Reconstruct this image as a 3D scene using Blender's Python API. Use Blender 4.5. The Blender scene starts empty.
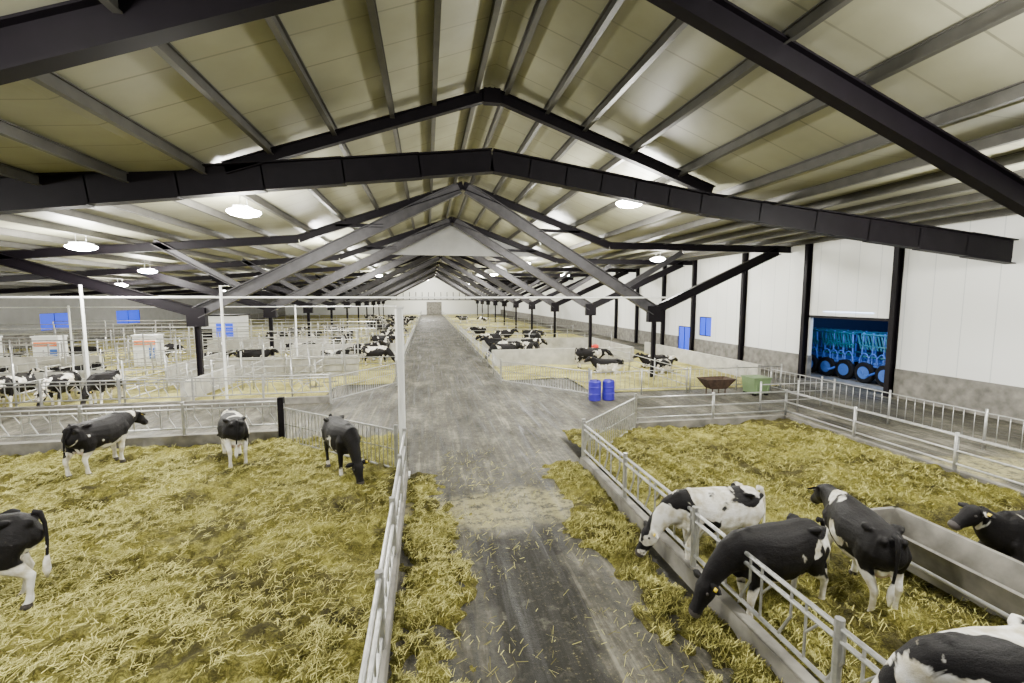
import bpy, math, random
import numpy as np
from mathutils import Vector, Matrix
random.seed(4); np.random.seed(4)
scene=bpy.context.scene
COL=scene.collection

# ------------------------------------------------------------ materials
def newmat(name):
    m=bpy.data.materials.new(name); m.use_nodes=True
    nt=m.node_tree; b=nt.nodes['Principled BSDF']
    return m,nt,b
def simple(name,c,rough=.6,metal=0.,var=.0,scale=4.,bump=0.,spec=.5):
    m,nt,b=newmat(name)
    b.inputs['Roughness'].default_value=rough; b.inputs['Metallic'].default_value=metal
    b.inputs['Base Color'].default_value=(*c,1); b.inputs['Specular IOR Level'].default_value=spec
    if var>0 or bump>0:
        tc=nt.nodes.new('ShaderNodeNewGeometry'); n=nt.nodes.new('ShaderNodeTexNoise')
        n.inputs['Scale'].default_value=scale; n.inputs['Detail'].default_value=6
        nt.links.new(tc.outputs['Position'],n.inputs['Vector'])
        if var>0:
            r=nt.nodes.new('ShaderNodeValToRGB')
            r.color_ramp.elements[0].position=.3; r.color_ramp.elements[1].position=.7
            r.color_ramp.elements[0].color=(*[x*(1-var) for x in c],1)
            r.color_ramp.elements[1].color=(*[min(1,x*(1+var)) for x in c],1)
            nt.links.new(n.outputs['Fac'],r.inputs['Fac']); nt.links.new(r.outputs['Color'],b.inputs['Base Color'])
        if bump>0:
            bp=nt.nodes.new('ShaderNodeBump'); bp.inputs['Strength'].default_value=bump; bp.inputs['Distance'].default_value=.05
            nt.links.new(n.outputs['Fac'],bp.inputs['Height']); nt.links.new(bp.outputs['Normal'],b.inputs['Normal'])
    return m
def emis(name,c,s):
    m,nt,b=newmat(name); b.inputs['Base Color'].default_value=(*c,1)
    b.inputs['Emission Color'].default_value=(*c,1); b.inputs['Emission Strength'].default_value=s
    return m

M_dark=simple('steel_dark_paint',(.0055,.004,.006),.55,.0,.2,3,spec=.15)
M_strut=simple('steel_grey_paint',(.07,.067,.071),.5,.2,.2,3,spec=.3)
M_purl=simple('purlin_galvanised',(.09,.087,.076),.5,.3,.15,3,spec=.3)
M_galv=simple('galvanised_tube',(.42,.42,.405),.35,.55,.2,9)
M_conc=simple('concrete',(.19,.18,.155),.85,0,.4,2.5,.3)
M_concl=simple('concrete_light',(.42,.41,.37),.85,0,.2,2,.2)
M_blue=simple('blue_plastic',(.035,.02,.36),.4)
M_teal=simple('teal_paint',(.006,.10,.14),.5)
M_mblue=simple('blue_paint',(.04,.13,.45),.5)
M_rub=simple('rubber',(.004,.004,.005),.8,spec=.2)
M_green=simple('green_box_plastic',(.16,.24,.11),.6,0,.1,3)
M_rust=simple('rusty_steel',(.06,.035,.022),.8,0,.4,5)
M_white=simple('white_enamel',(.78,.79,.77),.4)
M_orange=simple('orange_paint',(.8,.2,.04),.4)
M_red=simple('red_paint',(.6,.03,.02),.4)
M_lamp=emis('lamp_glow',(1,.99,.96),200)
M_bluewin=emis('blue_window_glow',(.01,.06,.85),.7)
M_canvas=simple('grey_canvas',(.26,.26,.25),.8,0,.1,1)

def ceilmat():
    m,nt,b=newmat('ceiling_panel')
    g=nt.nodes.new('ShaderNodeNewGeometry'); s=nt.nodes.new('ShaderNodeSeparateXYZ')
    nt.links.new(g.outputs['Position'],s.inputs[0])
    mo=nt.nodes.new('ShaderNodeMath'); mo.operation='PINGPONG'; mo.inputs[1].default_value=.6
    nt.links.new(s.outputs['Y'],mo.inputs[0])
    lt=nt.nodes.new('ShaderNodeMath'); lt.operation='LESS_THAN'; lt.inputs[1].default_value=.02
    nt.links.new(mo.outputs[0],lt.inputs[0])
    n=nt.nodes.new('ShaderNodeTexNoise'); n.inputs['Scale'].default_value=.5; n.inputs['Detail'].default_value=5
    nt.links.new(g.outputs['Position'],n.inputs['Vector'])
    r=nt.nodes.new('ShaderNodeValToRGB'); r.color_ramp.elements[0].position=.3; r.color_ramp.elements[1].position=.7
    r.color_ramp.elements[0].color=(.25,.245,.17,1); r.color_ramp.elements[1].color=(.35,.343,.245,1)
    nt.links.new(n.outputs['Fac'],r.inputs['Fac'])
    mx=nt.nodes.new('ShaderNodeMix'); mx.data_type='RGBA'; mx.inputs[7].default_value=(.20,.195,.14,1)
    nt.links.new(lt.outputs[0],mx.inputs[0]); nt.links.new(r.outputs['Color'],mx.inputs[6])
    nt.links.new(mx.outputs[2],b.inputs['Base Color']); b.inputs['Roughness'].default_value=.5; b.inputs['Specular IOR Level'].default_value=.4
    return m
M_ceil=ceilmat()
def wallmat():
    m,nt,b=newmat('wall_white_panel')
    g=nt.nodes.new('ShaderNodeNewGeometry'); s=nt.nodes.new('ShaderNodeSeparateXYZ')
    nt.links.new(g.outputs['Position'],s.inputs[0])
    mo=nt.nodes.new('ShaderNodeMath'); mo.operation='PINGPONG'; mo.inputs[1].default_value=.6
    nt.links.new(s.outputs['Y'],mo.inputs[0])
    lt=nt.nodes.new('ShaderNodeMath'); lt.operation='LESS_THAN'; lt.inputs[1].default_value=.02
    nt.links.new(mo.outputs[0],lt.inputs[0])
    mx=nt.nodes.new('ShaderNodeMix'); mx.data_type='RGBA'
    mx.inputs[6].default_value=(.84,.85,.81,1); mx.inputs[7].default_value=(.64,.66,.64,1)
    nt.links.new(lt.outputs[0],mx.inputs[0]); nt.links.new(mx.outputs[2],b.inputs['Base Color'])
    b.inputs['Roughness'].default_value=.5
    return m
M_wall=wallmat()
def floormat():
    m,nt,b=newmat('floor_concrete_dirty'); N=nt.nodes.new; LK=nt.links.new
    g=N('ShaderNodeNewGeometry'); sx=N('ShaderNodeSeparateXYZ'); LK(g.outputs['Position'],sx.inputs[0])
    def math_(op,a,bb=None,c=None,clamp=False):
        x=N('ShaderNodeMath'); x.operation=op; x.use_clamp=clamp
        for i,v in enumerate((a,bb,c)):
            if v is None: continue
            if isinstance(v,(int,float)): x.inputs[i].default_value=v
            else: LK(v,x.inputs[i])
        return x.outputs[0]
    def noise(scale,det,rough,sc=None,dist=0):
        n=N('ShaderNodeTexNoise'); n.inputs['Scale'].default_value=scale; n.inputs['Detail'].default_value=det; n.inputs['Roughness'].default_value=rough; n.inputs['Distortion'].default_value=dist
        if sc:
            mp=N('ShaderNodeMapping'); mp.inputs['Scale'].default_value=sc; LK(g.outputs['Position'],mp.inputs['Vector']); LK(mp.outputs[0],n.inputs['Vector'])
        else: LK(g.outputs['Position'],n.inputs['Vector'])
        return n.outputs['Fac']
    def ss(v,a,c):
        x=N('ShaderNodeMapRange'); x.interpolation_type='SMOOTHSTEP'; LK(v,x.inputs[0]); x.inputs[1].default_value=a; x.inputs[2].default_value=c; return x.outputs[0]
    def mix(f,a,c):
        x=N('ShaderNodeMix'); x.data_type='RGBA'
        if isinstance(f,float): x.inputs[0].default_value=f
        else: LK(f,x.inputs[0])
        for i,v in ((6,a),(7,c)):
            if isinstance(v,tuple): x.inputs[i].default_value=(*v,1)
            else: LK(v,x.inputs[i])
        return x.outputs[2]
    n=noise(.9,9,.72,sc=(1,.4,1)); st=noise(2.2,7,.72,sc=(2.4,.11,1),dist=.6); n2=noise(13,6,.8); n3=noise(.6,4,.6); n4=noise(4,8,.8)
    r=N('ShaderNodeValToRGB'); e=r.color_ramp.elements
    e[0].position=.43; e[0].color=(.012,.011,.008,1); e[1].position=.60; e[1].color=(.24,.225,.18,1)
    k=e.new(.51); k.color=(.072,.067,.051,1)
    LK(math_('ADD',math_('ADD',math_('MULTIPLY',n,.38),math_('MULTIPLY',st,.40)),math_('MULTIPLY',n4,.22)),r.inputs['Fac'])
    ed=math_('MULTIPLY',math_('SUBTRACT',n3,.5),1.6)
    xx=math_('ADD',sx.outputs['X'],ed); yy=math_('ADD',sx.outputs['Y'],math_('MULTIPLY',ed,1.5))
    wet=math_('MULTIPLY',math_('MULTIPLY',ss(xx,.7,.95),math_('SUBTRACT',1,ss(xx,2.3,2.6))),math_('SUBTRACT',1,ss(yy,8.6,9.1)))
    wet=math_('MULTIPLY',wet,ss(n4,.30,.50))
    c1=mix(math_('MULTIPLY',wet,.95),r.outputs['Color'],(.009,.008,.005))
    y2=math_('ADD',sx.outputs['Y'],math_('MULTIPLY',ed,1.2))
    dust=math_('MULTIPLY',ss(y2,8.9,9.5),math_('SUBTRACT',1,ss(y2,10.4,11.0)))
    dust=math_('MULTIPLY',dust,ss(n4,.40,.55))
    c2=mix(math_('MULTIPLY',dust,.75),c1,(.34,.31,.145))
    sp=math_('MULTIPLY',ss(n2,.56,.66),ss(n3,.4,.65))
    c3=mix(math_('MULTIPLY',sp,.6),c2,(.38,.34,.14))
    LK(c3,b.inputs['Base Color'])
    rr=N('ShaderNodeMapRange'); rr.inputs[3].default_value=.36; rr.inputs[4].default_value=.9
    rr.inputs[1].default_value=.35; rr.inputs[2].default_value=.6
    LK(st,rr.inputs[0]); LK(rr.outputs[0],b.inputs['Roughness']); b.inputs['Specular IOR Level'].default_value=.3
    bp=N('ShaderNodeBump'); bp.inputs['Strength'].default_value=.5; bp.inputs['Distance'].default_value=.03
    LK(n2,bp.inputs['Height']); LK(bp.outputs[0],b.inputs['Normal'])
    return m
M_floor=floormat()
def strawmat(name,cols=((.030,.026,.006),(.185,.168,.030),(.60,.56,.13)),pos=(.41,.5,.60),manure=.85):
    m,nt,b=newmat(name)
    g=nt.nodes.new('ShaderNodeNewGeometry')
    big=nt.nodes.new('ShaderNodeTexNoise'); big.inputs['Scale'].default_value=.7; big.inputs['Detail'].default_value=8; big.inputs['Roughness'].default_value=.7
    nt.links.new(g.outputs['Position'],big.inputs['Vector'])
    fine=nt.nodes.new('ShaderNodeTexNoise'); fine.inputs['Scale'].default_value=8; fine.inputs['Detail'].default_value=9; fine.inputs['Roughness'].default_value=.8; fine.inputs['Distortion'].default_value=2.5
    nt.links.new(g.outputs['Position'],fine.inputs['Vector'])
    mx=nt.nodes.new('ShaderNodeMix'); mx.data_type='FLOAT'; mx.inputs[0].default_value=.5
    nt.links.new(big.outputs['Fac'],mx.inputs[2]); nt.links.new(fine.outputs['Fac'],mx.inputs[3])
    r=nt.nodes.new('ShaderNodeValToRGB'); e=r.color_ramp.elements
    e[0].position=pos[0]; e[0].color=(*cols[0],1); e[1].position=pos[2]; e[1].color=(*cols[2],1)
    k=e.new(pos[1]); k.color=(*cols[1],1)
    nt.links.new(mx.outputs[0],r.inputs['Fac'])
    b3=nt.nodes.new('ShaderNodeTexNoise'); b3.inputs['Scale'].default_value=.38; b3.inputs['Detail'].default_value=9; b3.inputs['Roughness'].default_value=.78
    nt.links.new(g.outputs['Position'],b3.inputs['Vector'])
    mr=nt.nodes.new('ShaderNodeMapRange'); mr.inputs[1].default_value=.51; mr.inputs[2].default_value=.59; mr.inputs[4].default_value=manure
    nt.links.new(b3.outputs['Fac'],mr.inputs[0])
    m2=nt.nodes.new('ShaderNodeMix'); m2.data_type='RGBA'; m2.inputs[7].default_value=(.055,.047,.014,1)
    nt.links.new(mr.outputs[0],m2.inputs[0]); nt.links.new(r.outputs['Color'],m2.inputs[6])
    nt.links.new(m2.outputs[2],b.inputs['Base Color'])
    b.inputs['Roughness'].default_value=.85; b.inputs['Specular IOR Level'].default_value=.2
    bp=nt.nodes.new('ShaderNodeBump'); bp.inputs['Strength'].default_value=1.0; bp.inputs['Distance'].default_value=.10
    nt.links.new(fine.outputs['Fac'],bp.inputs['Height']); nt.links.new(bp.outputs[0],b.inputs['Normal'])
    return m
M_straw=strawmat('straw_bedding_mat')
M_strawfar=strawmat('straw_far_mat',cols=((.20,.18,.06),(.42,.38,.12),(.68,.64,.25)),manure=.35)
def strandmat():
    m,nt,b=newmat('straw_strand_mat')
    a=nt.nodes.new('ShaderNodeAttribute'); a.attribute_name='Col'
    nt.links.new(a.outputs['Color'],b.inputs['Base Color']); b.inputs['Roughness'].default_value=.7; b.inputs['Specular IOR Level'].default_value=.25
    return m
M_strand=strandmat()
def cowmat():
    m,nt,b=newmat('cow_hide')
    tc=nt.nodes.new('ShaderNodeTexCoord'); oi=nt.nodes.new('ShaderNodeObjectInfo')
    sc=nt.nodes.new('ShaderNodeSeparateColor'); nt.links.new(oi.outputs['Color'],sc.inputs[0])
    mu=nt.nodes.new('ShaderNodeMath'); mu.operation='MULTIPLY'; mu.inputs[1].default_value=50
    nt.links.new(sc.outputs[0],mu.inputs[0])
    cb=nt.nodes.new('ShaderNodeCombineXYZ'); nt.links.new(mu.outputs[0],cb.inputs[0]); nt.links.new(mu.outputs[0],cb.inputs[1])
    ad=nt.nodes.new('ShaderNodeVectorMath'); ad.operation='ADD'
    nt.links.new(tc.outputs['Object'],ad.inputs[0]); nt.links.new(cb.outputs[0],ad.inputs[1])
    n=nt.nodes.new('ShaderNodeTexNoise'); n.inputs['Scale'].default_value=1.7; n.inputs['Detail'].default_value=5; n.inputs['Roughness'].default_value=.45; n.inputs['Distortion'].default_value=.6
    nt.links.new(ad.outputs[0],n.inputs['Vector'])
    gt=nt.nodes.new('ShaderNodeMath'); gt.operation='SUBTRACT'
    nt.links.new(n.outputs['Fac'],gt.inputs[0]); nt.links.new(sc.outputs[1],gt.inputs[1])
    m1=nt.nodes.new('ShaderNodeMath'); m1.operation='MULTIPLY_ADD'; m1.inputs[1].default_value=45; m1.inputs[2].default_value=.5; m1.use_clamp=True
    nt.links.new(gt.outputs[0],m1.inputs[0])
    sx=nt.nodes.new('ShaderNodeSeparateXYZ'); nt.links.new(tc.outputs['Object'],sx.inputs[0])
    na=nt.nodes.new('ShaderNodeMath'); na.operation='MULTIPLY_ADD'; na.inputs[1].default_value=.7
    nt.links.new(n.outputs['Fac'],na.inputs[0]); nt.links.new(sx.outputs['Z'],na.inputs[2])
    lb=nt.nodes.new('ShaderNodeMath'); lb.operation='SUBTRACT'
    nt.links.new(sc.outputs[2],lb.inputs[0]); nt.links.new(na.outputs[0],lb.inputs[1])
    m2=nt.nodes.new('ShaderNodeMath'); m2.operation='MULTIPLY_ADD'; m2.inputs[1].default_value=30; m2.inputs[2].default_value=.5; m2.use_clamp=True
    nt.links.new(lb.outputs[0],m2.inputs[0])
    xl=nt.nodes.new('ShaderNodeMath'); xl.operation='LESS_THAN'; xl.inputs[1].default_value=.80; nt.links.new(sx.outputs['X'],xl.inputs[0])
    m3=nt.nodes.new('ShaderNodeMath'); m3.operation='MULTIPLY'; nt.links.new(m2.outputs[0],m3.inputs[0]); nt.links.new(xl.outputs[0],m3.inputs[1])
    mx0=nt.nodes.new('ShaderNodeMath'); mx0.operation='MAXIMUM'
    nt.links.new(m1.outputs[0],mx0.inputs[0]); nt.links.new(m3.outputs[0],mx0.inputs[1])
    mx=nt.nodes.new('ShaderNodeMix'); mx.data_type='RGBA'
    mx.inputs[6].default_value=(.006,.005,.0055,1)
    dn=nt.nodes.new('ShaderNodeTexNoise'); dn.inputs['Scale'].default_value=6; dn.inputs['Detail'].default_value=6; nt.links.new(ad.outputs[0],dn.inputs['Vector'])
    dr=nt.nodes.new('ShaderNodeValToRGB'); dr.color_ramp.elements[0].position=.35; dr.color_ramp.elements[1].position=.6
    dr.color_ramp.elements[0].color=(.50,.45,.32,1); dr.color_ramp.elements[1].color=(.84,.82,.76,1)
    nt.links.new(dn.outputs['Fac'],dr.inputs['Fac']); nt.links.new(dr.outputs['Color'],mx.inputs[7])
    nt.links.new(mx0.outputs[0],mx.inputs[0]); nt.links.new(mx.outputs[2],b.inputs['Base Color'])
    b.inputs['Roughness'].default_value=.62; b.inputs['Specular IOR Level'].default_value=.2
    bp=nt.nodes.new('ShaderNodeBump'); bp.inputs['Strength'].default_value=.5; bp.inputs['Distance'].default_value=.025
    mp=nt.nodes.new('ShaderNodeMapping'); mp.inputs['Scale'].default_value=(.5,1,1)
    hn=nt.nodes.new('ShaderNodeTexNoise'); hn.inputs['Scale'].default_value=26; hn.inputs['Detail'].default_value=7; hn.inputs['Roughness'].default_value=.7
    nt.links.new(tc.outputs['Object'],mp.inputs['Vector']); nt.links.new(mp.outputs[0],hn.inputs['Vector']); nt.links.new(hn.outputs['Fac'],bp.inputs['Height']); nt.links.new(bp.outputs[0],b.inputs['Normal'])
    return m
M_cow=cowmat()
M_pink=simple('cow_udder_skin',(.50,.38,.31),.6,0,.15,10)
M_hoof=simple('cow_hoof_muzzle',(.05,.042,.04),.5)
M_tag=simple('ear_tag_yellow',(.8,.6,.03),.5)

# ------------------------------------------------------------ mesh builder
class MB:
    def __init__(s,mats): s.v=[];s.f=[];s.mi=[];s.mats=mats
    def add(s,vs,fs,mi=0):
        o=len(s.v); s.v+= [tuple(p) for p in vs]
        for f in fs: s.f.append(tuple(i+o for i in f)); s.mi.append(mi)
    def prism(s,p,q,a,b,aw,bw,ao=0,bo=0,mi=0):
        p=Vector(p);q=Vector(q);a=Vector(a).normalized();b=Vector(b).normalized()
        vs=[]
        for c in (p,q):
            for sa,sb in ((-1,-1),(1,-1),(1,1),(-1,1)):
                vs.append(c+a*(ao+sa*aw/2)+b*(bo+sb*bw/2))
        s.add(vs,[(0,1,2,3),(7,6,5,4),(0,4,5,1),(1,5,6,2),(2,6,7,3),(3,7,4,0)],mi)
    def box(s,c,size,mi=0,rz=0):
        c=Vector(c); R=Matrix.Rotation(rz,3,'Z')
        s.prism(c-Vector((0,0,size[2]/2)),c+Vector((0,0,size[2]/2)),R@Vector((1,0,0)),R@Vector((0,1,0)),size[0],size[1],mi=mi)
    def ibeam(s,p,q,side,depth,width,tf=.03,tw=.03,mi=0):
        p=Vector(p);q=Vector(q);t=(q-p).normalized();side=Vector(side).normalized();up=t.cross(side).normalized()
        s.prism(p,q,side,up,width,tf,0,depth/2-tf/2,mi); s.prism(p,q,side,up,width,tf,0,-depth/2+tf/2,mi)
        s.prism(p,q,side,up,tw,depth-tf,0,0,mi)
    def tube(s,p,q,r,n=6,r2=None,mi=0):
        p=Vector(p);q=Vector(q);t=(q-p)
        if t.length<1e-6: return
        t.normalize(); a=t.orthogonal().normalized(); b=t.cross(a)
        if r2 is None:r2=r
        vs=[p+(a*math.cos(2*math.pi*i/n)+b*math.sin(2*math.pi*i/n))*r for i in range(n)]+[q+(a*math.cos(2*math.pi*i/n)+b*math.sin(2*math.pi*i/n))*r2 for i in range(n)]
        fs=[(i,(i+1)%n,n+(i+1)%n,n+i) for i in range(n)]+[tuple(range(n-1,-1,-1)),tuple(range(n,2*n))]
        s.add(vs,fs,mi)
    def lathe(s,c,prof,n=20,mi=0,axis='Z'):
        c=Vector(c); vs=[]
        for (r,h) in prof:
            for i in range(n):
                a=2*math.pi*i/n
                if axis=='Z': vs.append(c+Vector((r*math.cos(a),r*math.sin(a),h)))
                elif axis=='X': vs.append(c+Vector((h,r*math.cos(a),r*math.sin(a))))
                else: vs.append(c+Vector((r*math.cos(a),h,r*math.sin(a))))
        fs=[]
        for k in range(len(prof)-1):
            for i in range(n): fs.append((k*n+i,k*n+(i+1)%n,(k+1)*n+(i+1)%n,(k+1)*n+i))
        fs.append(tuple(range(n-1,-1,-1))); o=(len(prof)-1)*n; fs.append(tuple(range(o,o+n)))
        s.add(vs,fs,mi)
    def loft(s,rings,n=16,e=2.2,mi=0):
        P=[Vector(r[:3]) for r in rings]; vs=[]
        for k,r in enumerate(rings):
            t=(P[min(k+1,len(P)-1)]-P[max(k-1,0)]).normalized()
            Y=Vector((0,1,0)); sd=(Y-t*t.dot(Y)).normalized(); up=sd.cross(t)*-1
            for i in range(n):
                a=2*math.pi*i/n; ca,sa=math.cos(a),math.sin(a)
                x=math.copysign(abs(ca)**(2/e),ca); z=math.copysign(abs(sa)**(2/e),sa)
                vs.append(P[k]+sd*x*r[3]+up*z*r[4])
        fs=[]
        for k in range(len(P)-1):
            for i in range(n): fs.append((k*n+i,k*n+(i+1)%n,(k+1)*n+(i+1)%n,(k+1)*n+i))
        fs.append(tuple(range(n-1,-1,-1))); o=(len(P)-1)*n; fs.append(tuple(range(o,o+n)))
        s.add(vs,fs,mi)
    def mesh(s,name,smooth=False):
        me=bpy.data.meshes.new(name); me.from_pydata(s.v,[],s.f)
        for m in s.mats: me.materials.append(m)
        me.polygons.foreach_set('material_index',s.mi)
        if smooth: me.polygons.foreach_set('use_smooth',[True]*len(s.f))
        me.update()
        return me
    def obj(s,name,smooth=False):
        o=bpy.data.objects.new(name,s.mesh(name,smooth)); COL.objects.link(o); return o

# ------------------------------------------------------------ dimensions
RX=2.0; WR=22.4; WL=-40.0; YE=140.0; YB=-4.0
ZR=11.3; ZK=8.25; KX=8.4; ZL=5.5
def roofz(x):
    d=abs(x-RX)
    if d<=KX: return ZR-(ZR-ZK)*d/KX
    if x<RX: return ZK+(ZL-ZK)*((RX-KX)-x)/((RX-KX)-WL)
    return ZK
b=MB([M_floor]); b.box(((WL+WR)/2,(YB+YE)/2,-.1),(WR-WL+1,YE-YB,.2)); b.obj('floor')
b=MB([M_ceil])
prof=[(WL-.3,ZL),(RX-KX,ZK),(RX,ZR),(RX+KX,ZK),(WR+.3,ZK)]
for i in range(4):
    (x0,z0),(x1,z1)=prof[i],prof[i+1]
    b.add([(x0,YB,z0),(x1,YB,z1),(x1,YE,z1),(x0,YE,z0),(x0,YB,z0+.15),(x1,YB,z1+.15),(x1,YE,z1+.15),(x0,YE,z0+.15)],
          [(0,1,2,3),(7,6,5,4),(0,4,5,1),(1,5,6,2),(2,6,7,3),(3,7,4,0)])
b.obj('ceiling')
b=MB([M_purl])
for sgn in (-1,1):
    for d in (.45,1.7,2.9,4.5,6.2,7.9,9.8,11.8,13.8,15.8,17.8,20,22.4,24.8,27.2,29.6,32,34.4,36.8,39.2):
        x=RX+sgn*d
        if x<WL or x>WR: continue
        z=roofz(x)
        b.ibeam((x,YB,z-.14),(x,YE,z-.14),(1,0,0),.26,.13,.025,.025)
b.obj('roof_purlins')
def wall_x(name,x,openings,mat,plinth,y0,y1,top,th=.2,plmat=M_conc):
    b=MB([mat,plmat])
    ys=sorted(set([y0,y1]+[o[0] for o in openings]+[o[1] for o in openings]))
    for i in range(len(ys)-1):
        a,c=ys[i],ys[i+1]; mid=(a+c)/2
        segs=[(0,top)]
        for o in openings:
            if o[0]<=mid<=o[1]:
                segs=[(0,o[2]),(o[3],top)]
        for (z0,z1) in segs:
            if z1-z0<.01: continue
            if z0<plinth:
                zz=min(plinth,z1)
                b.box((x,mid,(z0+zz)/2),(th+.12,c-a,zz-z0),1)
                if z1>zz: b.box((x,mid,(zz+z1)/2),(th,c-a,z1-zz),0)
            else: b.box((x,mid,(z0+z1)/2),(th,c-a,z1-z0),0)
    return b.obj(name)
wall_x('wall_right',WR+.1,[(18.5,23.4,0,3.7),(33.0,34.7,1.7,3.3),(36.0,37.9,0,2.35)],M_wall,1.4,YB,YE,ZK)
wall_x('wall_left',WL-.1,[(38,41,1.4,3.2),(46,50,1.4,3.2),(56,60,1.4,3.2),(68,73,1.4,3.2)],M_canvas,1.2,YB,YE,ZL)
def winobj(name,x,y0,y1,z0,z1,th=.06):
    b=MB([M_bluewin,M_dark]); b.box((x,(y0+y1)/2,(z0+z1)/2),(.03,y1-y0,z1-z0),0)
    for y in (y0,(y0+y1)/2,y1): b.box((x,y,(z0+z1)/2),(.08,.06,z1-z0),1)
    for z in (z0,z1): b.box((x,(y0+y1)/2,z),(.08,y1-y0,.06),1)
    return b.obj(name)
winobj('window_1',WR+.1,33.05,34.65,1.75,3.25); winobj('door_1',WR+.1,36.05,37.85,.05,2.3)
for i,(a,c) in enumerate(((38,41),(46,50),(56,60),(68,73))): winobj('window_%d'%(i+2),WL-.1,a,c,1.4,3.2)
b=MB([M_wall,M_conc,M_dark])
b.box(((WL+WR)/2,YE+.1,ZL/2),(WR-WL,.2,ZL),0)
b.add([(WL,YE,ZL),(WR,YE,ZL),(WR,YE,ZK),(RX+KX,YE,ZK),(RX,YE,ZR),(RX-KX,YE,ZK)],[(0,1,2,3,4,5)],0)
for i in range(24):
    x=RX-22+i*1.85; b.box((x,YE-.05,5.6),(.18,.1,2.2),2)
b.box((RX,YE-.05,4.4),(40,.1,.25),2); b.box((RX,YE-.05,1.9),(4.5,.1,3.8),1)
b.obj('wall_far')
b=MB([M_conc,M_wall]); b.box((29.7,20.9,-.1),(14,16,.2)); b.obj('shed_floor')
b=MB([simple('shed_panel',(.05,.08,.17),.7)]); b.box((36.7,20.9,2.5),(.2,16,5)); b.box((29.7,28.9,2.5),(14,.2,5)); b.box((29.7,12.9,2.5),(14,.2,5)); b.box((29.7,20.9,5.05),(14,16,.1)); b.obj('wall_shed')
b=MB([M_wall,M_dark]); b.box((WR-.08,20.95,5.9),(.08,4.8,4.2),0); b.box((WR-.12,20.95,3.75),(.1,4.8,.14),1); b.obj('door_sliding_panel')
for y in (12.8,18.3,23.6,29.1,35.3,40.3,45.9,51.4):
    b=MB([M_dark]); b.ibeam((WR-.2,y,0),(WR-.2,y,ZK-.1),(0,1,0),.34,.24); b.obj('wall_column')

# ------------------------------------------------------------ steel frames
def main_frame(Y):
    b=MB([M_dark]); s=(0,1,0)
    ch=[(-30,5.2),(-10.9,7.40),(RX,8.94),(9.0,7.94),(WR,6.6)]
    dep=[1.0,.9,.66,.70,.95,1.0]
    for i in range(4):
        (x0,z0),(x1,z1)=ch[i],ch[i+1]
        n=6
        for k in range(n):
            t0,t1=k/n,(k+1)/n
            d=dep[i]*(1-(t0+t1)/2)+dep[i+1]*(t0+t1)/2
            dx,dz=(x1-x0),(z1-z0)
            b.ibeam((x0+dx*t0-.02,Y,z0+dz*t0),(x0+dx*t1+.02,Y,z0+dz*t1),s,d,.34,.04,.03)
    b.ibeam((-5.4,Y,8.35),(RX,Y,ZR-.42),s,.34,.22); b.ibeam((9.4,Y,8.35),(RX,Y,ZR-.42),s,.34,.22)
    b.prism((RX-.25,Y,ZR-.5),(RX+.25,Y,ZR-.5),(0,1,0),(0,0,1),.24,.42)
    b.obj('roof_frame')
def near_frame(Y):
    b=MB([M_dark]); s=(0,1,0)
    b.ibeam((RX,Y,ZR-.4),(WR,Y,ZR-.4-.385*(WR-RX)),s,.50,.26,.04)
    b.ibeam((RX,Y,ZR-.4),(-17,Y,ZR-.4-.36*(19)),s,.62,.3,.04)
    b.obj('roof_frame')
def far_frame(Y):
    b=MB([M_dark,M_strut]); s=(0,1,0)
    for sg,nx,wx in ((1,13.3,WR),(-1,-11.3,WL)):
        kx=RX+sg*KX
        b.ibeam((RX,Y,ZR-.45),(kx,Y,ZK-.42),s,.4,.26)
        b.ibeam((kx,Y,ZK-.42),(wx,Y,roofz(wx)-.42),s,.4,.26)
        b.ibeam((RX+sg*.2,Y,ZR-.6),(nx,Y,4.1),s,.6,.40,.04,.04,1)
        ox=nx+sg*8.2
        b.ibeam((nx,Y,4.1),(ox,Y,roofz(ox)-.5),s,.5,.34)
        b.ibeam((nx-sg*2.0,Y,5.4),(nx+sg*1.7,Y,ZK-.7),s,.3,.26,mi=1)
        b.ibeam((RX+sg*4.2,Y,8.6),(RX+sg*6.6,Y,ZK+.3),s,.18,.18)
        b.prism((nx,Y,3.4),(nx,Y,4.35),(1,0,0),(0,1,0),.85,.36)
        b.ibeam((nx,Y,0),(nx,Y,3.6),s,.24,.20)
    b.obj('roof_frame')
near_frame(7.7); main_frame(14.1)
for Y in (25.2,36,46.8,57.6,68.4,79.2,90,101,112,123): far_frame(Y)
b=MB([M_canvas]); Y=36.5
b.add([(RX-8.2,Y,8.15),(RX+8.2,Y,8.15),(RX,Y,11.2),(RX-8.2,Y+.03,8.15),(RX+8.2,Y+.03,8.15),(RX,Y+.03,11.2)],[(0,1,2),(5,4,3),(0,3,4,1),(1,4,5,2),(2,5,3,0)])
b.obj('gable_curtain')

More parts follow.
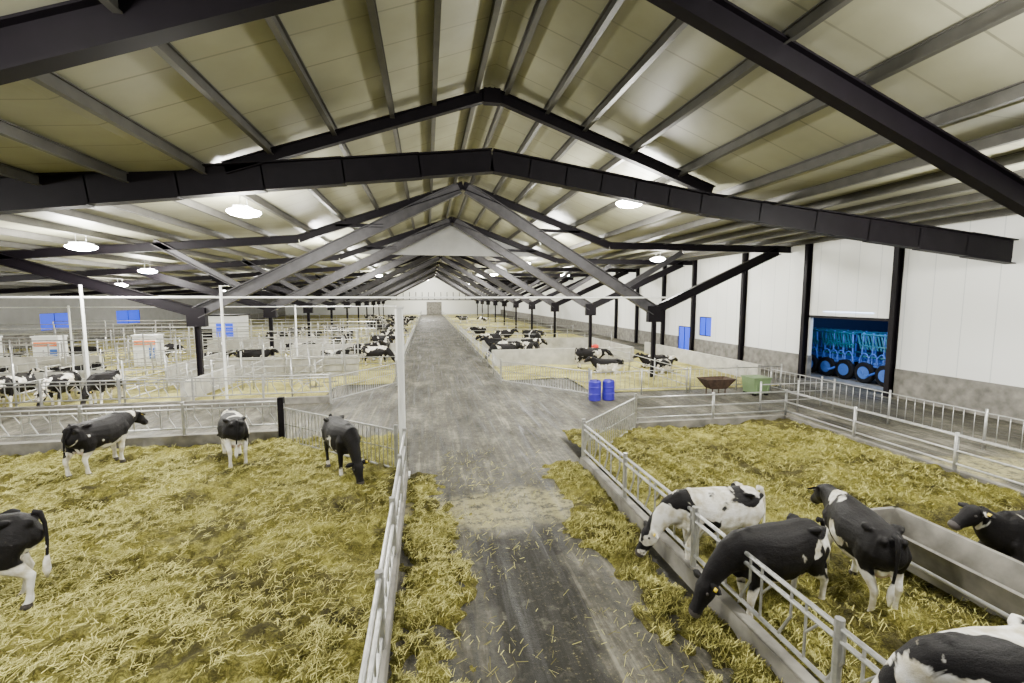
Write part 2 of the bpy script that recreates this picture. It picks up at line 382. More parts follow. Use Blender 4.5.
# ------------------------------------------------------------ lamps (flat high-bay luminaires close under the roof)
def lamp(x,y,z,P):
    e=bpy.data.objects.new('high_bay_lamp',None); e.location=(x,y,z); COL.objects.link(e)
    b=MB([M_white,M_lamp])
    b.box((0,0,.10),(.4,.8,.12),0)
    b.lathe((0,0,0),[(.2,-.16),(.42,-.10),(.52,-.02),(.50,.03),(.2,.05)],24,1)
    b.tube((0,-.3,.1),(0,-.3,roofz(x)-z-.01),.015); b.tube((0,.3,.1),(0,.3,roofz(x)-z-.01),.015)
    o=b.obj('lamp_housing'); o.parent=e
    ld=bpy.data.lights.new('lamp_light','POINT'); ld.energy=P*1.2; ld.shadow_soft_size=.5; ld.color=(1,.975,.90)
    lo=bpy.data.objects.new('lamp_light',ld); COL.objects.link(lo); lo.parent=e; lo.location=(0,0,-.55)
for (x,y,P) in [(-6,17,2500),(7.8,17,2500),(-6,3,1700),(7.8,3,1700),(-15,8,1400),(15,8,2000),(-6,29.5,1900),(7.8,29.5,1900),(-14,22,2300),(-18,34,1600),(16,30,1700),(-30,30,1400),(-26,45,1500),
                (-6,42,1900),(9,42,1900),(-17,52,1800),(16,52,1700),(-6,60,2400),(9,62,3200),(-28,70,1900),(-6,80,3000),(9,82,4200),(-6,105,4400),(9,105,6000),(0,128,9000)]:
    lamp(x,y,roofz(x)-.7,P)

# ------------------------------------------------------------ straw
rs=np.random.RandomState(7)
waves=[(rs.uniform(.3,1.2),rs.uniform(0,6.28),rs.uniform(0,6.28),.045) for _ in range(6)]+[(rs.uniform(1.5,4),rs.uniform(0,6.28),rs.uniform(0,6.28),.022) for _ in range(8)]+[(rs.uniform(5,12),rs.uniform(0,6.28),rs.uniform(0,6.28),.010) for _ in range(10)]
w2=[(rs.uniform(7,20),rs.uniform(0,6.28),rs.uniform(0,6.28),.012) for _ in range(14)]
def H0(x,y):
    h=0
    for f,a,p,am in waves: h=h+am*np.sin(f*(x*math.cos(a)+y*math.sin(a))+p+1.3*np.sin(f*.6*(x*math.sin(a)-y*math.cos(a))+p*2))
    return h
def H1(x,y):
    h=0
    for f,a,p,am in w2: h=h+am*np.sin(f*(x*math.cos(a)+y*math.sin(a))+p+1.6*np.sin(f*.5*(x*math.sin(a)-y*math.cos(a))+p*2))
    return h
def hpen(x,y): return np.maximum(.20+H0(x,y)*.7+H1(x,y),.03)
def strip(c,w,amp):
    def f(x,y):
        u=(x-c-.12*np.sin(y*.9+c)-.06*np.sin(y*2.7))/w
        return amp*(1-np.abs(u)**1.3*1.0)+H0(x*2.3,y*2.3)*.55+H1(x,y)*.8-.02
    return f
def grid(name,x0,x1,y0,y1,h,res,mat):
    nx=int((x1-x0)/res)+1; ny=int((y1-y0)/res)+1
    X,Y=np.meshgrid(np.linspace(x0,x1,nx),np.linspace(y0,y1,ny)); Z=h(X,Y)
    vs=np.stack([X.ravel(),Y.ravel(),Z.ravel()],1)
    idx=np.arange(nx*ny).reshape(ny,nx)
    fs=np.stack([idx[:-1,:-1].ravel(),idx[:-1,1:].ravel(),idx[1:,1:].ravel(),idx[1:,:-1].ravel()],1)
    me=bpy.data.meshes.new(name); me.from_pydata(vs.tolist(),[],fs.tolist()); me.materials.append(mat)
    me.polygons.foreach_set('use_smooth',[True]*len(fs)); me.update()
    o=bpy.data.objects.new(name,me); COL.objects.link(o); return o
def strands(name,regs):
    V=[];C=[]
    for (x0,x1,y0,y1,h,n,bright) in regs:
        x=rs.uniform(x0,x1,n); y=y0+(y1-y0)*rs.uniform(0,1,n)**1.4; z=h(x,y)
        cl=H0(x*2.3+5,y*2.3)+H1(x+3,y)*1.2+rs.normal(0,.03,n)
        k=(z>.01)&(cl>-.03)
        tr=(x>5.6)&(x<9.2)&(y<7.2); k&=~(tr&(rs.uniform(0,1,n)>.35))
        dk=(H0(x*.9+9,y*.9-4)>.06)&(x<-1); k&=~(dk&(rs.uniform(0,1,n)>.3))
        x,y,z,cl=x[k],y[k],z[k],cl[k]; n=len(x)
        L=rs.uniform(.05,.18,n)/2; w=rs.uniform(.002,.0045,n); a=rs.uniform(0,math.pi,n)
        dz=rs.uniform(-.03,.04,n); z=z+rs.uniform(.003,.04,n)
        dx,dy=np.cos(a)*L,np.sin(a)*L; px,py=-np.sin(a)*w,np.cos(a)*w
        q=np.stack([np.stack([x-dx-px,y-dy-py,z-dz],1),np.stack([x+dx-px,y+dy-py,z+dz],1),np.stack([x+dx+px,y+dy+py,z+dz+.004],1),np.stack([x-dx+px,y-dy+py,z-dz+.004],1)],1)
        V.append(q.reshape(-1,3))
        t=(rs.uniform(0,1,n)**1.5)[:,None]*bright
        c=np.array([[.11,.098,.018]])*(1-t)+np.array([[.88,.84,.27]])*t
        C.append(np.repeat(np.concatenate([c,np.ones((n,1))],1),4,axis=0))
    V=np.concatenate(V);C=np.concatenate(C); nf=len(V)//4
    me=bpy.data.meshes.new(name)
    me.vertices.add(len(V)); me.vertices.foreach_set('co',V.ravel())
    me.loops.add(len(V)); me.loops.foreach_set('vertex_index',np.arange(len(V)))
    me.polygons.add(nf); me.polygons.foreach_set('loop_start',np.arange(nf)*4)
    me.update(calc_edges=True)
    ca=me.color_attributes.new('Col','FLOAT_COLOR','POINT'); ca.data.foreach_set('color',C.ravel())
    me.materials.append(M_strand); me.validate()
    o=bpy.data.objects.new(name,me); COL.objects.link(o)
grid('straw_bedding',-20,-.75,2.5,15.55,hpen,.06,M_straw)
grid('straw_bedding',4.52,13.4,1.0,14.85,hpen,.06,M_straw)
sl=strip(-.05,.5,.12); sr=strip(3.80,.68,.16)
grid('straw_feed_row',-.6,.9,1.5,12.3,sl,.045,M_straw)
grid('straw_feed_row',2.6,4.25,1.5,12.3,sr,.045,M_straw)
strands('loose_straw',[(-14,-.8,3,15.5,hpen,230000,.95),(4.6,13.3,3,14.7,hpen,150000,.9),(-.6,.8,3,12,sl,21000,1),(2.8,4.2,3,12,sr,30000,1),
     (.2,3.4,3,14,lambda x,y:.012+0*x,3000,.8)])
flat=lambda x,y:.05+H0(x,y)*.25
grid('straw_bedding',-38,-5,22.2,60,flat,.35,M_strawfar)
grid('straw_bedding',-5,-2.0,26,60,flat,.35,M_strawfar)
grid('straw_bedding',8.2,19,21.6,60,flat,.35,M_strawfar)
grid('straw_bedding',4.4,8.2,26,60,flat,.35,M_strawfar)
grid('straw_bedding',-38,-2.0,62,138,flat,.8,M_strawfar)
grid('straw_bedding',4.4,19,62,138,flat,.8,M_strawfar)

# ------------------------------------------------------------ fences
def rail_fence(pts,h=1.25,rails=(.35,.6,.85,1.25),post=2.4,bar=0,n=6,z0=0,pr=.04,rr=.024,name='pen_fence',ph=None):
    b=MB([M_galv]); ph=ph or h+.08
    for i in range(len(pts)-1):
        p=Vector((*pts[i],0));q=Vector((*pts[i+1],0)); L=(q-p).length; k=max(1,round(L/post))
        for j in range(k+1):
            c=p.lerp(q,j/k); b.tube(c+Vector((0,0,z0)),c+Vector((0,0,ph)),pr,n)
        for r in rails: b.tube(p+Vector((0,0,r)),q+Vector((0,0,r)),rr,n)
        if bar:
            m=int(L/bar)
            for j in range(1,m):
                c=p.lerp(q,j/m); b.tube(c+Vector((0,0,rails[0])),c+Vector((0,0,rails[-1])),.012,5)
    return b.obj(name,True)
def headlock_fence(p,q,z0=.3,h=1.25,mod=.72,name='headlock_fence',n=6,kerb=None):
    b=MB([M_galv,M_conc]); p=Vector((*p,0));q=Vector((*q,0)); L=(q-p).length; d=(q-p).normalized()
    lo=z0+.2
    for r in (lo,h-.14,h): b.tube(p+Vector((0,0,r)),q+Vector((0,0,r)),.030,8)
    k=max(1,round(L/(mod*4)))
    for j in range(k+1):
        c=p.lerp(q,j/k); b.tube(c+Vector((0,0,z0-.05)),c+Vector((0,0,h+.1)),.05,8)
    m=int(L/mod)
    for j in range(m):
        c=p+d*(j+.5)*L/m
        b.tube(c+d*-.11+Vector((0,0,lo)),c+d*-.11+Vector((0,0,h)),.019,6)
        b.tube(c+d*.11+Vector((0,0,h-.02)),c+d*.11+Vector((0,0,lo+.38)),.019,6)
        b.tube(c+d*.11+Vector((0,0,lo+.38)),c+d*.30+Vector((0,0,lo)),.019,6)
        b.tube(c+d*-.30+Vector((0,0,h-.14)),c+d*-.11+Vector((0,0,lo+.34)),.016,6)
    if kerb:
        sd=Vector((-d.y,d.x,0)); b.prism(p+Vector((0,0,z0/2)),q+Vector((0,0,z0/2)),sd,(0,0,1),kerb,z0,mi=1)
    return b.obj(name)
def gate(p,q,h=1.25,z0=.18,name='pen_gate',bar=.16):
    b=MB([M_galv]); p=Vector((*p,0));q=Vector((*q,0)); L=(q-p).length; d=(q-p).normalized()
    for r in (z0,h): b.tube(p+Vector((0,0,r)),q+Vector((0,0,r)),.028,8)
    b.tube(p+Vector((0,0,(z0+h)/2)),q+Vector((0,0,(z0+h)/2)),.018,6)
    m=int(L/bar)
    for j in range(m+1):
        c=p.lerp(q,j/m); b.tube(c+Vector((0,0,z0)),c+Vector((0,0,h)),.014 if 0<j<m else .028,6)
    for c in (p,q): b.tube(c,c+Vector((0,0,h+.15)),.055,8)
    return b.obj(name)
headlock_fence((4.35,1.2),(4.3,12.0),.32,1.25,kerb=.2)
gate((4.3,12.05),(7.3,15.0))
rail_fence([(7.3,15.0),(13.5,15.0),(13.5,3.5)],rails=(.5,.85,1.25),post=2.9,pr=.05,rr=.032)
b=MB([M_conc]); b.box((10.4,15.0,.17),(6.2,.18,.34)); b.box((13.5,9,.17),(.18,12,.34)); b.obj('pen_kerb')
rail_fence([(17.3,5),(17.3,20.3)],rails=(.3,1.2),bar=.3,post=3)
rail_fence([(13.7,16.6),(17.3,16.6)],rails=(.5,.85,1.2),post=1.8)
FX=-.66
b=MB([M_galv]); 
for z in (.45,.85,1.25): b.tube((FX,1.2,z),(FX,12.2,z),.034,8)
for y in (1.3,3.5,5.7,7.9,10.1,12.2): b.tube((FX,y,0),(FX,y,1.35),.055,8)
for y in np.arange(1.8,12,.36): b.tube((FX,y,.45),(FX,y,.85),.014,6)
b.obj('pen_fence')
b=MB([M_conc]); b.box((FX,6.7,.15),(.16,11,.3)); b.obj('pen_kerb')
b=MB([M_white]); b.tube((-.72,12.3,0),(-.72,12.3,4.55),.09,14); b.box((-.72,12.3,4.56),(.24,.24,.05)); b.box((-.72,12.3,.03),(.36,.36,.06)); b.obj('steel_post')
gate((-4.7,15.7),(-.9,12.4))
b=MB([M_dark]); b.box((-4.75,15.72,.8),(.18,.18,1.6)); b.obj('gate_post')
headlock_fence((-30,15.75),(-4.85,15.75),.5,1.45,kerb=.25)
gate((-4.4,21.6),(-1.75,25.6)); gate((4.05,25.3),(7.7,20.9))
headlock_fence((-36,22),(-4.5,22),.3,1.3,kerb=.2)
rail_fence([(7.8,20.9),(18.5,21.0)],rails=(.3,1.2),bar=.25,post=2.6)
rail_fence([(-1.75,25.7),(-1.75,60)],rails=(.4,.8,1.2),n=5,post=3,bar=.5)
rail_fence([(4.05,25.4),(4.05,60)],rails=(.4,.8,1.2),n=5,post=3,bar=.5)
rail_fence([(-1.75,62),(-1.75,136)],rails=(.4,.8,1.2),n=4,post=5)
rail_fence([(4.05,62),(4.05,136)],rails=(.4,.8,1.2),n=4,post=5)
for y in (25.8,29,34,39.5,45,51,58,66,75,85,96,110):
    rail_fence([(-37,y),(-2 if y>26 else -6,y)],rails=(.4,.8,1.2),n=5,post=3.2,ph=1.5,bar=.5 if y<52 else 0)
    if y>40: rail_fence([(4.2,y),(19,y)],rails=(.4,.8,1.2),n=5,post=3.2)
for x in (-6.2,-9.5,-13,-17,-22,-27): rail_fence([(x,22.2),(x,58)],rails=(.4,.8,1.2),n=5,post=3.2,ph=2.1)
rail_fence([(13.0,21),(13.0,31.2)],rails=(.4,.8,1.2),n=5,post=3)
b=MB([M_galv])
for y in (26.5,31.5,37,43,49):
    for x in np.arange(-34,-3,4.2): b.tube((x,y,0),(x,y,2.7),.045,6)
    b.tube((-34,y,2.7),(-4.6,y,2.7),.035,6); b.tube((-34,y,2.1),(-4.6,y,2.1),.025,6)
b.obj('cubicle_pipework')
b=MB([M_concl])
b.box((-8.3,29.2,.65),(8,.18,1.3)); b.box((-14,31,.55),(.2,7,1.1)); b.box((-6.5,38,.6),(8,.2,1.2)); b.box((-19,27,.5),(5,.2,1.0)); b.box((-11,25.5,.5),(.2,5.5,1.0)); b.box((-25,33,.6),(9,.2,1.2)); b.box((-14,44,.6),(10,.2,1.2))
b.obj('concrete_partition')
b=MB([M_concl])
b.box((9.6,31.5,.6),(10.4,.2,1.2)); b.box((15,36,.6),(.2,9,1.2)); b.box((9.7,40,.6),(10,.2,1.2)); b.box((18.8,30,.5),(.2,14,1.0)); 
b.obj('concrete_partition')
b=MB([M_white])
for x in (-15,-9.4,-22): b.tube((x,23.3,0),(x,23.3,5.4),.06,8)
b.tube((-35,23.3,4.85),(13,23.3,4.85),.045,8); b.tube((-35,30,4.3),(-2,30,4.3),.03,6)
b.tube((-12,23.4,4.9),(-1.6,46,4.9),.03,6)
for x in (-2,-8,-20): b.tube((x,30,0),(x,30,4.4),.05,8)
b.obj('service_pipe')
# ------------------------------------------------------------ trough
b=MB([M_conc,M_galv])
x0,x1,y0,y1,zr=7.75,8.8,2.2,6.95,.82
t=.09
P=[(x0,zr),(x0+t,zr),(x0+.26,.34),(x1-.26,.34),(x1-t,zr),(x1,zr),(x1-.16,.22),(x0+.16,.22)]
vs=[(x,y0,z) for x,z in P]+[(x,y1,z) for x,z in P]; n=8
b.add(vs,[(i,(i+1)%n,n+(i+1)%n,n+i) for i in range(n)]+[(0,1,2,7),(2,3,6,7),(3,4,5,6),(8,15,10,9),(10,15,14,11),(11,14,13,12)])
for y in (y0+.04,y1-.04):
    b.add([(x0,y-.04,zr),(x1,y-.04,zr),(x1-.16,y-.04,.22),(x0+.16,y-.04,.22),(x0,y+.04,zr),(x1,y+.04,zr),(x1-.16,y+.04,.22),(x0+.16,y+.04,.22)],
          [(0,1,2,3),(7,6,5,4),(0,4,5,1),(1,5,6,2),(2,6,7,3),(3,7,4,0)])
for y in (y0+.5,(y0+y1)/2,y1-.5): b.box(((x0+x1)/2,y,.14),(.7,.2,.28))
b.tube((x0-.06,y0,.5),(x0-.06,y1,.5),.03,8,mi=1); b.tube((x0-.06,y1,.1),(x0-.06,y1,.5),.03,8,mi=1)
b.obj('feed_trough')

# ------------------------------------------------------------ cows
def build_cow(name,pose):
    b=MB([M_cow]); lie=pose=='lie'; dz=-.50 if lie else 0
    T=[(-.86,0,1.17,.08,.12),(-.82,0,1.15,.17,.22),(-.73,0,1.12,.235,.29),(-.56,0,1.09,.29,.335),(-.32,0,1.03,.325,.38),(-.04,0,.98,.375,.43),(.24,0,.98,.36,.43),
       (.46,0,1.02,.30,.41),(.62,0,1.07,.245,.37),(.76,0,1.10,.20,.32)]
    T=[(x,y,z+dz,a,c) for x,y,z,a,c in T]
    if pose=='stand':
        N=[(.88,0,1.17,.16,.27),(1.0,0,1.28,.135,.215),(1.10,0,1.38,.12,.18)]; pol=(1.18,1.46); mz=(1.61,1.14)
    elif pose=='low':
        N=[(.90,0,1.12,.16,.27),(1.03,0,1.16,.135,.215),(1.15,0,1.19,.12,.18)]; pol=(1.25,1.20); mz=(1.62,.82)
    elif pose=='lie':
        N=[(.88,0,.69,.16,.27),(1.0,0,.80,.135,.215),(1.10,0,.90,.12,.18)]; pol=(1.17,.98); mz=(1.60,.70)
    elif pose=='feed':
        N=[(.90,0,1.05,.16,.27),(1.05,0,.94,.135,.21),(1.18,0,.81,.12,.175)]; pol=(1.27,.72); mz=(1.51,.22)
    else:
        N=[(.88,0,.99,.16,.27),(1.0,0,.84,.135,.21),(1.09,0,.68,.12,.175)]; pol=(1.16,.57); mz=(1.35,.05)
    b.loft(T+N+[(pol[0]-.02,0,pol[1]-.02,.105,.15)],20)
    for sy in (-1,1):
        b.loft([(-.62,.19*sy,1.36+dz,.03,.03),(-.52,.235*sy,1.365+dz,.065,.055),(-.40,.20*sy,1.355+dz,.03,.03)],10)
        b.loft([(-.84,.11*sy,1.26+dz,.03,.04),(-.78,.13*sy,1.27+dz,.07,.07),(-.68,.13*sy,1.30+dz,.03,.04)],10)
    b.loft([(.44,0,1.40+dz,.03,.03),(.56,0,1.40+dz,.07,.06),(.74,0,1.33+dz,.05,.06)],10)
    b.loft([(.50,0,.76+dz,.06,.06),(.72,0,.78+dz,.075,.11),(.86,0,.90+dz,.05,.10)],10)
    P=Vector((pol[0],0,pol[1])); Q=Vector((mz[0],0,mz[1])); d=(Q-P).normalized(); L=(Q-P).length
    hd=[]
    up=Vector((-d.z,0,d.x)); 
    if up.dot(Vector((0,0,1)))<0 and up.x<0: up=-up
    for t,hw,hh,of in ((-.14,.06,.085,.0),(-.03,.115,.13,-.01),(.14,.135,.165,-.02),(.32,.125,.16,-.025),(.52,.096,.13,-.015),(.72,.086,.10,.0),(.88,.098,.094,.0),(.98,.088,.075,0),(1.03,.05,.045,0)):
        c=P+d*(L*t)+up*of; hd.append((c.x,0,c.z,hw,hh))
    b.loft(hd,16)
    if not lie:
        for sy in (-1,1):
            o=.05*sy; 
            b.loft([(.50,.14*sy,1.20,.09,.16),(.58,.20*sy,1.0,.115,.16),(.53+o*.3,.20*sy,.80,.095,.125),(.54+o,.19*sy,.62,.07,.08),(.56+o*1.5,.185*sy,.45,.062,.066),(.56+o*1.7,.185*sy,.39,.058,.06),(.55+o*2,.18*sy,.26,.043,.045),(.55+o*2,.18*sy,.14,.052,.055),(.57+o*2,.18*sy,.075,.052,.056),(.585+o*2,.18*sy,.045,.064,.076),(.595+o*2,.18*sy,.0,.068,.084)],12)
            o=-.06*sy
            b.loft([(-.56,.14*sy,1.25,.10,.22),(-.56,.20*sy,1.05,.125,.25),(-.50,.215*sy,.86,.11,.21),(-.55+o*.4,.21*sy,.70,.082,.14),(-.66+o*.8,.195*sy,.57,.058,.085),(-.715+o,.19*sy,.49,.052,.07),(-.70+o*1.1,.19*sy,.39,.044,.048),(-.68+o*1.2,.19*sy,.25,.041,.042),(-.67+o*1.2,.19*sy,.14,.05,.053),(-.645+o*1.2,.19*sy,.075,.05,.055),(-.63+o*1.2,.19*sy,.045,.062,.074),(-.62+o*1.2,.19*sy,.0,.066,.082)],12)
        b.loft([(-.60,0,.80,.09,.06),(-.52,0,.69,.14,.12),(-.38,0,.66,.15,.13),(-.24,0,.68,.12,.09),(-.12,0,.70,.06,.04)],14)
        for tx,ty in ((-.46,.065),(-.46,-.065),(-.32,.065),(-.32,-.065)): b.tube((tx,ty,.60),(tx,ty,.50),.02,8,.014)
    else:
        for sy in (-1,1):
            b.loft([(.52,.16*sy,.62,.09,.14),(.60,.22*sy,.42,.09,.12),(.58,.26*sy,.2,.08,.1),(.78,.27*sy,.10,.06,.06),(.94,.24*sy,.09,.055,.06),(.82,.2*sy,.05,.045,.045),(.64,.19*sy,.05,.05,.05)],12)
            b.loft([(-.56,.2*sy,.66,.13,.22),(-.42,.30*sy,.42,.12,.22),(-.22,.38*sy,.22,.09,.12),(-.42,.42*sy,.1,.06,.07),(-.66,.40*sy,.08,.045,.05),(-.4,.46*sy,.06,.04,.045),(-.2,.48*sy,.05,.05,.05)],12)
    me=b.mesh('tmp'); o=bpy.data.objects.new('tmp',me); COL.objects.link(o)
    m=o.modifiers.new('r','REMESH'); m.mode='VOXEL'; m.voxel_size=.02
    m=o.modifiers.new('s','SMOOTH'); m.factor=.5; m.iterations=4
    dg=bpy.context.evaluated_depsgraph_get(); dg.update()
    ev=bpy.data.meshes.new_from_object(o.evaluated_get(dg)); bpy.data.objects.remove(o)
    b2=MB([M_cow,M_pink,M_hoof,M_tag])
    vs=[tuple(v.co) for v in ev.vertices]
    for p in ev.polygons:
        c=p.center; mi=0
        if not lie and c.z<.085: mi=2
        elif not lie and -.60<c.x<-.18 and abs(c.y)<.13 and c.z<.66 and c.z>.4 : mi=1
        else:
            tt=(Vector(c)-P).dot(d)/L
            off=(Vector(c)-P-d*(L*tt)).length
            if tt>.87 and off<.2 and c.x>1.0: mi=2
        b2.mi.append(mi); b2.f.append(tuple(p.vertices))
    b2.v=vs
    if not lie:
        b2.loft([(-.80,0,1.38,.04,.05),(-.88,0,1.36,.035,.04),(-.925,.01,1.2,.026,.028),(-.94,.03,.95,.02,.022),(-.93,.05,.72,.018,.02),(-.92,.06,.62,.035,.04),(-.915,.06,.48,.045,.05),(-.91,.065,.36,.015,.015)],10)
    else:
        b2.loft([(-.80,0,.86,.035,.04),(-.90,0,.8,.03,.03),(-.94,.03,.5,.02,.02),(-.94,.1,.2,.02,.02),(-.86,.3,.08,.03,.03),(-.76,.4,.06,.02,.02)],10)
    for sy in (-1,1):
        e0=P+d*(.01)+up*.045+Vector((0,.10*sy,0)); dirv=Vector((-.25*d.x,sy*1.0,-.15)).normalized()
        nrm=d.cross(dirv).normalized(); wd=dirv.cross(nrm).normalized()
        pr=[(0,.028),(.05,.055),(.11,.062),(.17,.045),(.205,.01)]
        V=[];F=[]
        for s_,w_ in pr:
            c=e0+dirv*s_
            V+= [c+wd*w_,c+nrm*.014,c-wd*w_,c-nrm*.014]
        for k in range(4):
            for i in range(4): F.append((k*4+i,k*4+(i+1)%4,k*4+4+(i+1)%4,k*4+4+i))
        b2.add(V,F,0)
        tg=e0+dirv*.12; b2.prism(tg+nrm*.02,tg+nrm*.026,wd,dirv,.055,.05,mi=3)
        ec=P+d*(L*.27)+up*.045+Vector((0,.118*sy,0))
        b2.lathe(ec,[(.004,-.022),(.018,-.014),(.023,0),(.018,.014),(.004,.022)],10,2,'Y')
    return b2.mesh(name,True)
CM={p:build_cow('cow_'+p,p) for p in ('stand','low','feed','graze','lie')}
def cow(pose,x,y,hd,s=1.0,seed=.3,thr=.55,leg=.0,z=.0):
    o=bpy.data.objects.new('cow',CM[pose]); COL.objects.link(o)
    o.location=(x,y,z); o.rotation_euler=(0,0,math.atan2(hd[1],hd[0])); o.scale=(s,s,s); o.color=(seed,thr,leg,1)
    return o
cow('feed',4.98,6.95,(-1,.05),.95,.10,.455,1.0,z=.13)
cow('feed',5.05,5.62,(-1,-.10),.95,.33,.66,.9,z=.13)
cow('low',6.68,5.75,(.36,.93),.97,.52,.62,1.1,z=.14)
cow('feed',5.4,3.2,(-1,.08),1.0,.71,.47,.9,z=.13)
cow('lie',10.5,5.9,(-1,.1),1.0,.61,.60,.3,z=.14)
cow('lie',9.95,4.2,(-1,.3),1.0,.17,.66,.0,z=.14)
cow('low',-8.9,14.0,(.18,1),1.0,.84,.62,1.05,z=.14)
cow('graze',-5.5,13.9,(-.45,.85),1.0,.93,.58,1.1,z=.14)
cow('graze',-2.35,12.6,(.48,-.88),1.0,.05,.68,.5,z=.14)
cow('low',-6.75,7.6,(-.9,-.35),1.02,.42,.66,1.05,z=.14)
bg=[('feed',-3.7,33.2,(1,-.2)),('stand',-4.6,35.5,(1,.5)),('stand',-3.6,37,(.5,1)),('lie',-7,36,(1,.3)),
    ('feed',5.6,33.4,(-1,-.2)),('low',6.4,35.3,(-1,.2)),('stand',7.6,34.0,(.3,-1)),('stand',5.8,38.0,(-1,.5)),('low',8.5,37.2,(1,.3)),
    ('lie',11.4,27.3,(-.8,.2)),('lie',14.6,26.6,(1,.4)),('low',10.8,29.4,(1,-.3)),('lie',15.4,28.8,(-1,.1)),
    ('low',-19.5,24.0,(.3,-1)),('feed',-18.0,23.6,(.05,-1)),('feed',-16.2,23.6,(.05,-1)),('low',-20.9,24.6,(.2,1)),('feed',-14.6,23.7,(0,-1)),('low',-24,24.2,(1,0)),
    ('lie',-20.2,30,(1,.3)),('lie',-19.5,28.2,(-1,.1)),('lie',-24.4,30.6,(-1,.3)),('lie',-15.1,36.0,(1,-.3)),('low',-19.5,37.8,(1,0)),('stand',-11.5,32.6,(1,.1)),('low',-22,18.6,(1,.2)),('low',-24.5,36.9,(1,.2)),('lie',-29.5,37.6,(1,.2)),
    ('low',-4.2,43,(1,0)),('stand',-7.8,47.5,(.1,1)),('low',-4,49,(1,0)),('lie',-11.2,42.0,(1,0)),('low',-15,49.3,(1,0)),('low',6,43,(-1,0)),('stand',8,48,(1,0)),('low',6,54,(-1,0)),
    ('low',-4,55,(1,0)),('stand',-6,62,(1,0)),('stand',-4,70,(1,0)),('stand',-8,68,(1,0)),('low',-5,80,(1,0)),('stand',-15,56,(1,0)),('low',-3.4,90,(1,0))]
rc=random.Random(11)
for (ya,yb) in ((35.5,38.5),(40.7,44),(46.3,50),(52.2,56.8),(67.3,73.7),(76.3,83.7),(86.3,94.7),(97.3,108)):
    for side in (-1,1):
        for k in range(3 if side<0 else 1):
            x=rc.uniform(-15,-3.6) if side<0 else rc.uniform(6,16.5)
            y=rc.uniform(ya,yb)
            if any((x-q[1])**2+(y-q[2])**2<5.5 for q in bg) or (side<0 and y<58 and min(abs(x-xx) for xx in (-6.2,-9.5,-13))<.9): continue
            if side>0 and (y<42 or x>11): continue
            bg.append((rc.choice(['low','stand','lie','low']),x,y,(rc.uniform(-1,1),rc.uniform(-.5,.5))))
for i,(p,x,y,h) in enumerate(bg):
    cow(p,x,y,h,1.0,(i*.137)%1,.54+.10*((i*7)%5)/5,.6+.4*((i*3)%4)/4,z=.04)

# ------------------------------------------------------------ small objects
def barrel(x,y):
    b=MB([M_blue,M_dark]); b.lathe((x,y,0),[(.26,0),(.285,.03),(.29,.28),(.305,.31),(.29,.34),(.29,.6),(.305,.63),(.29,.66),(.285,.88),(.25,.93),(.25,.95),(.235,.95),(.235,.92)],24)
    b.lathe((x+.12,y,.92),[(.03,0),(.03,.035)],10,1); b.obj('blue_barrel',False)
barrel(7.72,20.15); barrel(8.40,20.15)
b=MB([M_rust,M_galv])
c=(14.1,20.2)
def frustum(b,cx,cy,z0,z1,w0,d0,w1,d1,mi,t=.05):
    o=[(cx+sx*w0/2,cy+sy*d0/2,z0) for sx,sy in((-1,-1),(1,-1),(1,1),(-1,1))]+[(cx+sx*w1/2,cy+sy*d1/2,z1) for sx,sy in((-1,-1),(1,-1),(1,1),(-1,1))]
    i=[(cx+sx*(w0/2-t),cy+sy*(d0/2-t),z0+t) for sx,sy in((-1,-1),(1,-1),(1,1),(-1,1))]+[(cx+sx*(w1/2-t),cy+sy*(d1/2-t),z1) for sx,sy in((-1,-1),(1,-1),(1,1),(-1,1))]
    f=[(0,3,2,1)]+[(k,(k+1)%4,4+(k+1)%4,4+k) for k in range(4)]+[(8,9,10,11)]+[(8+k,12+k,12+(k+1)%4,8+(k+1)%4) for k in range(4)]+[(4+k,4+(k+1)%4,12+(k+1)%4,12+k) for k in range(4)]
    b.add(o+i,f,mi)
frustum(b,c[0],c[1],.35,.85,.8,.6,1.6,.95,0)
for sx in (-.35,.35):
    for sy in (-.25,.25): b.tube((c[0]+sx,c[1]+sy,0),(c[0]+sx,c[1]+sy,.38),.03)
b.obj('feed_skip')
b=MB([M_green,M_dark]); frustum(b,16.2,20.0,.1,.85,.8,.8,.95,.95,0,.04); b.box((16.2,20.0,.87),(1.0,1.0,.06),0)
for sx in(-.33,.33):
    for sy in (-.33,.33): b.box((16.2+sx,20.0+sy,.05),(.14,.14,.1),1)
for sx in (-.3,0,.3): b.box((16.2+sx,20.0-.44,.48),(.05,.06,.6),0)
b.obj('green_storage_bin')
b=MB([M_red,M_white]); b.lathe((13.3,34.8,0),[(.25,0),(.28,.02),(.28,1.0),(.2,1.1)],16,0); b.box((13.3,34.5,.6),(.2,.02,.3),1); b.obj('red_barrel')
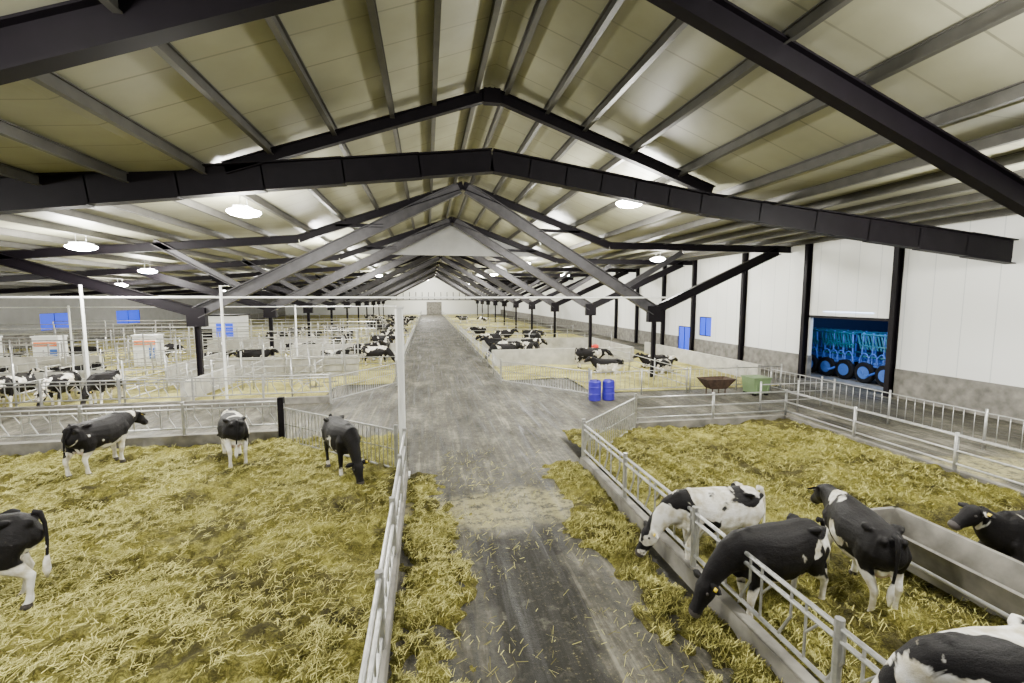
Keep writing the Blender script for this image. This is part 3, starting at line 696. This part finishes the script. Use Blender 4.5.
def implement(x,y):
    b=MB([M_teal,M_mblue,M_rub,M_galv])
    for zz in (1.0,1.5,2.1,2.75):
        for dx in (-.8,.8): b.tube((x+dx,y-1.05,zz),(x+dx,y+1.05,zz),.06,8,mi=0 if zz>1.2 else 1)
    for dx in (-.8,.8):
        for dy in (-1.0,-.35,.35,1.0): b.tube((x+dx,y+dy,.55),(x+dx,y+dy*.9,2.85),.05,8,mi=1)
    for dy in (-1,0,1): b.tube((x-.8,y+dy,2.8),(x+.8,y+dy,2.8),.06,8)
    for dy in np.arange(-1.0,1.01,.2): b.prism((x-.83,y+dy,1.9),(x-.83,y+dy+.25,2.7),(1,0,0),(0,1,0),.04,.09,mi=0)
    for dy in (-.8,-.3,.2,.7): 
        for k in range(8):
            a0=math.pi*k/8; a1=math.pi*(k+1)/8
            b.tube((x-.9,y+dy-.3*math.cos(a0),1.1+.6*math.sin(a0)),(x-.9,y+dy-.3*math.cos(a1),1.1+.6*math.sin(a1)),.035,6,mi=1)
    b.box((x,y,1.15),(1.5,1.9,.12),1)
    for dy in (-.62,.62):
        for dx in (-.9,.9):
            b.lathe((x+dx,y+dy,.6),[(.32,-.12),(.55,-.13),(.6,-.08),(.6,.08),(.55,.13),(.32,.12)],24,2,'X')
            b.lathe((x+dx,y+dy,.6),[(.35,-.135),(.33,-.10),(.14,-.08),(.1,-.15),(.1,.14),(.14,.07),(.33,.06),(.35,.10)],20,1,'X')
    b.tube((x-.9,y-.62,.6),(x+.9,y-.62,.6),.05,mi=1); b.tube((x-.9,y+.62,.6),(x+.9,y+.62,.6),.05,mi=1)
    b.tube((x,y,.9),(x-1.5,y,.5),.06,mi=1)
    b.obj('tool_carrier_trailer')
for y in (18.4,20.9,23.4,25.9): implement(25.3,y)
ld=bpy.data.lights.new('shed_lamp','AREA'); ld.energy=420; ld.color=(.36,.55,1); ld.size=3; lo=bpy.data.objects.new('shed_lamp_light',ld); lo.location=(23.6,20.9,4.7); lo.rotation_euler=(0,math.radians(-25),0); COL.objects.link(lo)
ld=bpy.data.lights.new('shed_lamp','POINT'); ld.energy=220; ld.color=(.3,.5,1); ld.shadow_soft_size=.4; lo=bpy.data.objects.new('shed_lamp_light',ld); lo.location=(31.5,21,4.2); COL.objects.link(lo)
def robot(x,y):
    b=MB([M_white,M_orange,M_galv,M_mblue])
    b.box((x,y,1.15),(1.5,.8,2.1),0); b.box((x,y-.42,1.75),(1.3,.06,.28),1); b.box((x+.45,y-.42,1.0),(.4,.06,.8),3)
    b.box((x,y,2.25),(1.6,.9,.1),0)
    for dx in (-1.0,1.0):
        for dy in (-1.6,-.5): b.tube((x+dx,y+dy,0),(x+dx,y+dy,1.9),.045,8,mi=2)
        for zz in (.6,1.1,1.8): b.tube((x+dx,y-1.6,zz),(x+dx,y-.5,zz),.03,6,mi=2)
    for zz in (1.8,): b.tube((x-1,y-1.6,zz),(x+1,y-1.6,zz),.03,6,mi=2)
    b.obj('milking_robot')
for x in (-31.9,-29.0,-25.2): robot(x,35.9)
robot(-19.3,35.9)
b=MB([M_white,M_bluewin,M_dark]); b.box((-19,47.3,1.6),(3.4,2.6,3.2),0); b.box((-19,47.3,3.25),(3.7,2.9,.1),2); b.box((-18.4,45.97,1.9),(1.4,.06,1.2),1); b.box((-19.9,45.97,1.05),(.9,.06,2.0),2); b.obj('control_cabin')

# ------------------------------------------------------------ world
w=bpy.data.worlds.new('World'); scene.world=w; w.use_nodes=True
bgn=w.node_tree.nodes['Background']; bgn.inputs[0].default_value=(.85,.92,1,1); bgn.inputs[1].default_value=.25

# ------------------------------------------------------------ camera
th=math.radians(10.5); ph=math.radians(5.4)
r=Vector((math.cos(th),-math.sin(th),0)); f=Vector((math.sin(th)*math.cos(ph),math.cos(th)*math.cos(ph),-math.sin(ph))); u=r.cross(f)
cam=bpy.data.cameras.new('camera'); cam.sensor_width=36; cam.lens=16.0; cam.clip_start=.05; cam.clip_end=500
co=bpy.data.objects.new('camera',cam); COL.objects.link(co)
M=Matrix((( r.x,u.x,-f.x,0),(r.y,u.y,-f.y,0),(r.z,u.z,-f.z,4.8),(0,0,0,1)))
co.matrix_world=M; scene.camera=co
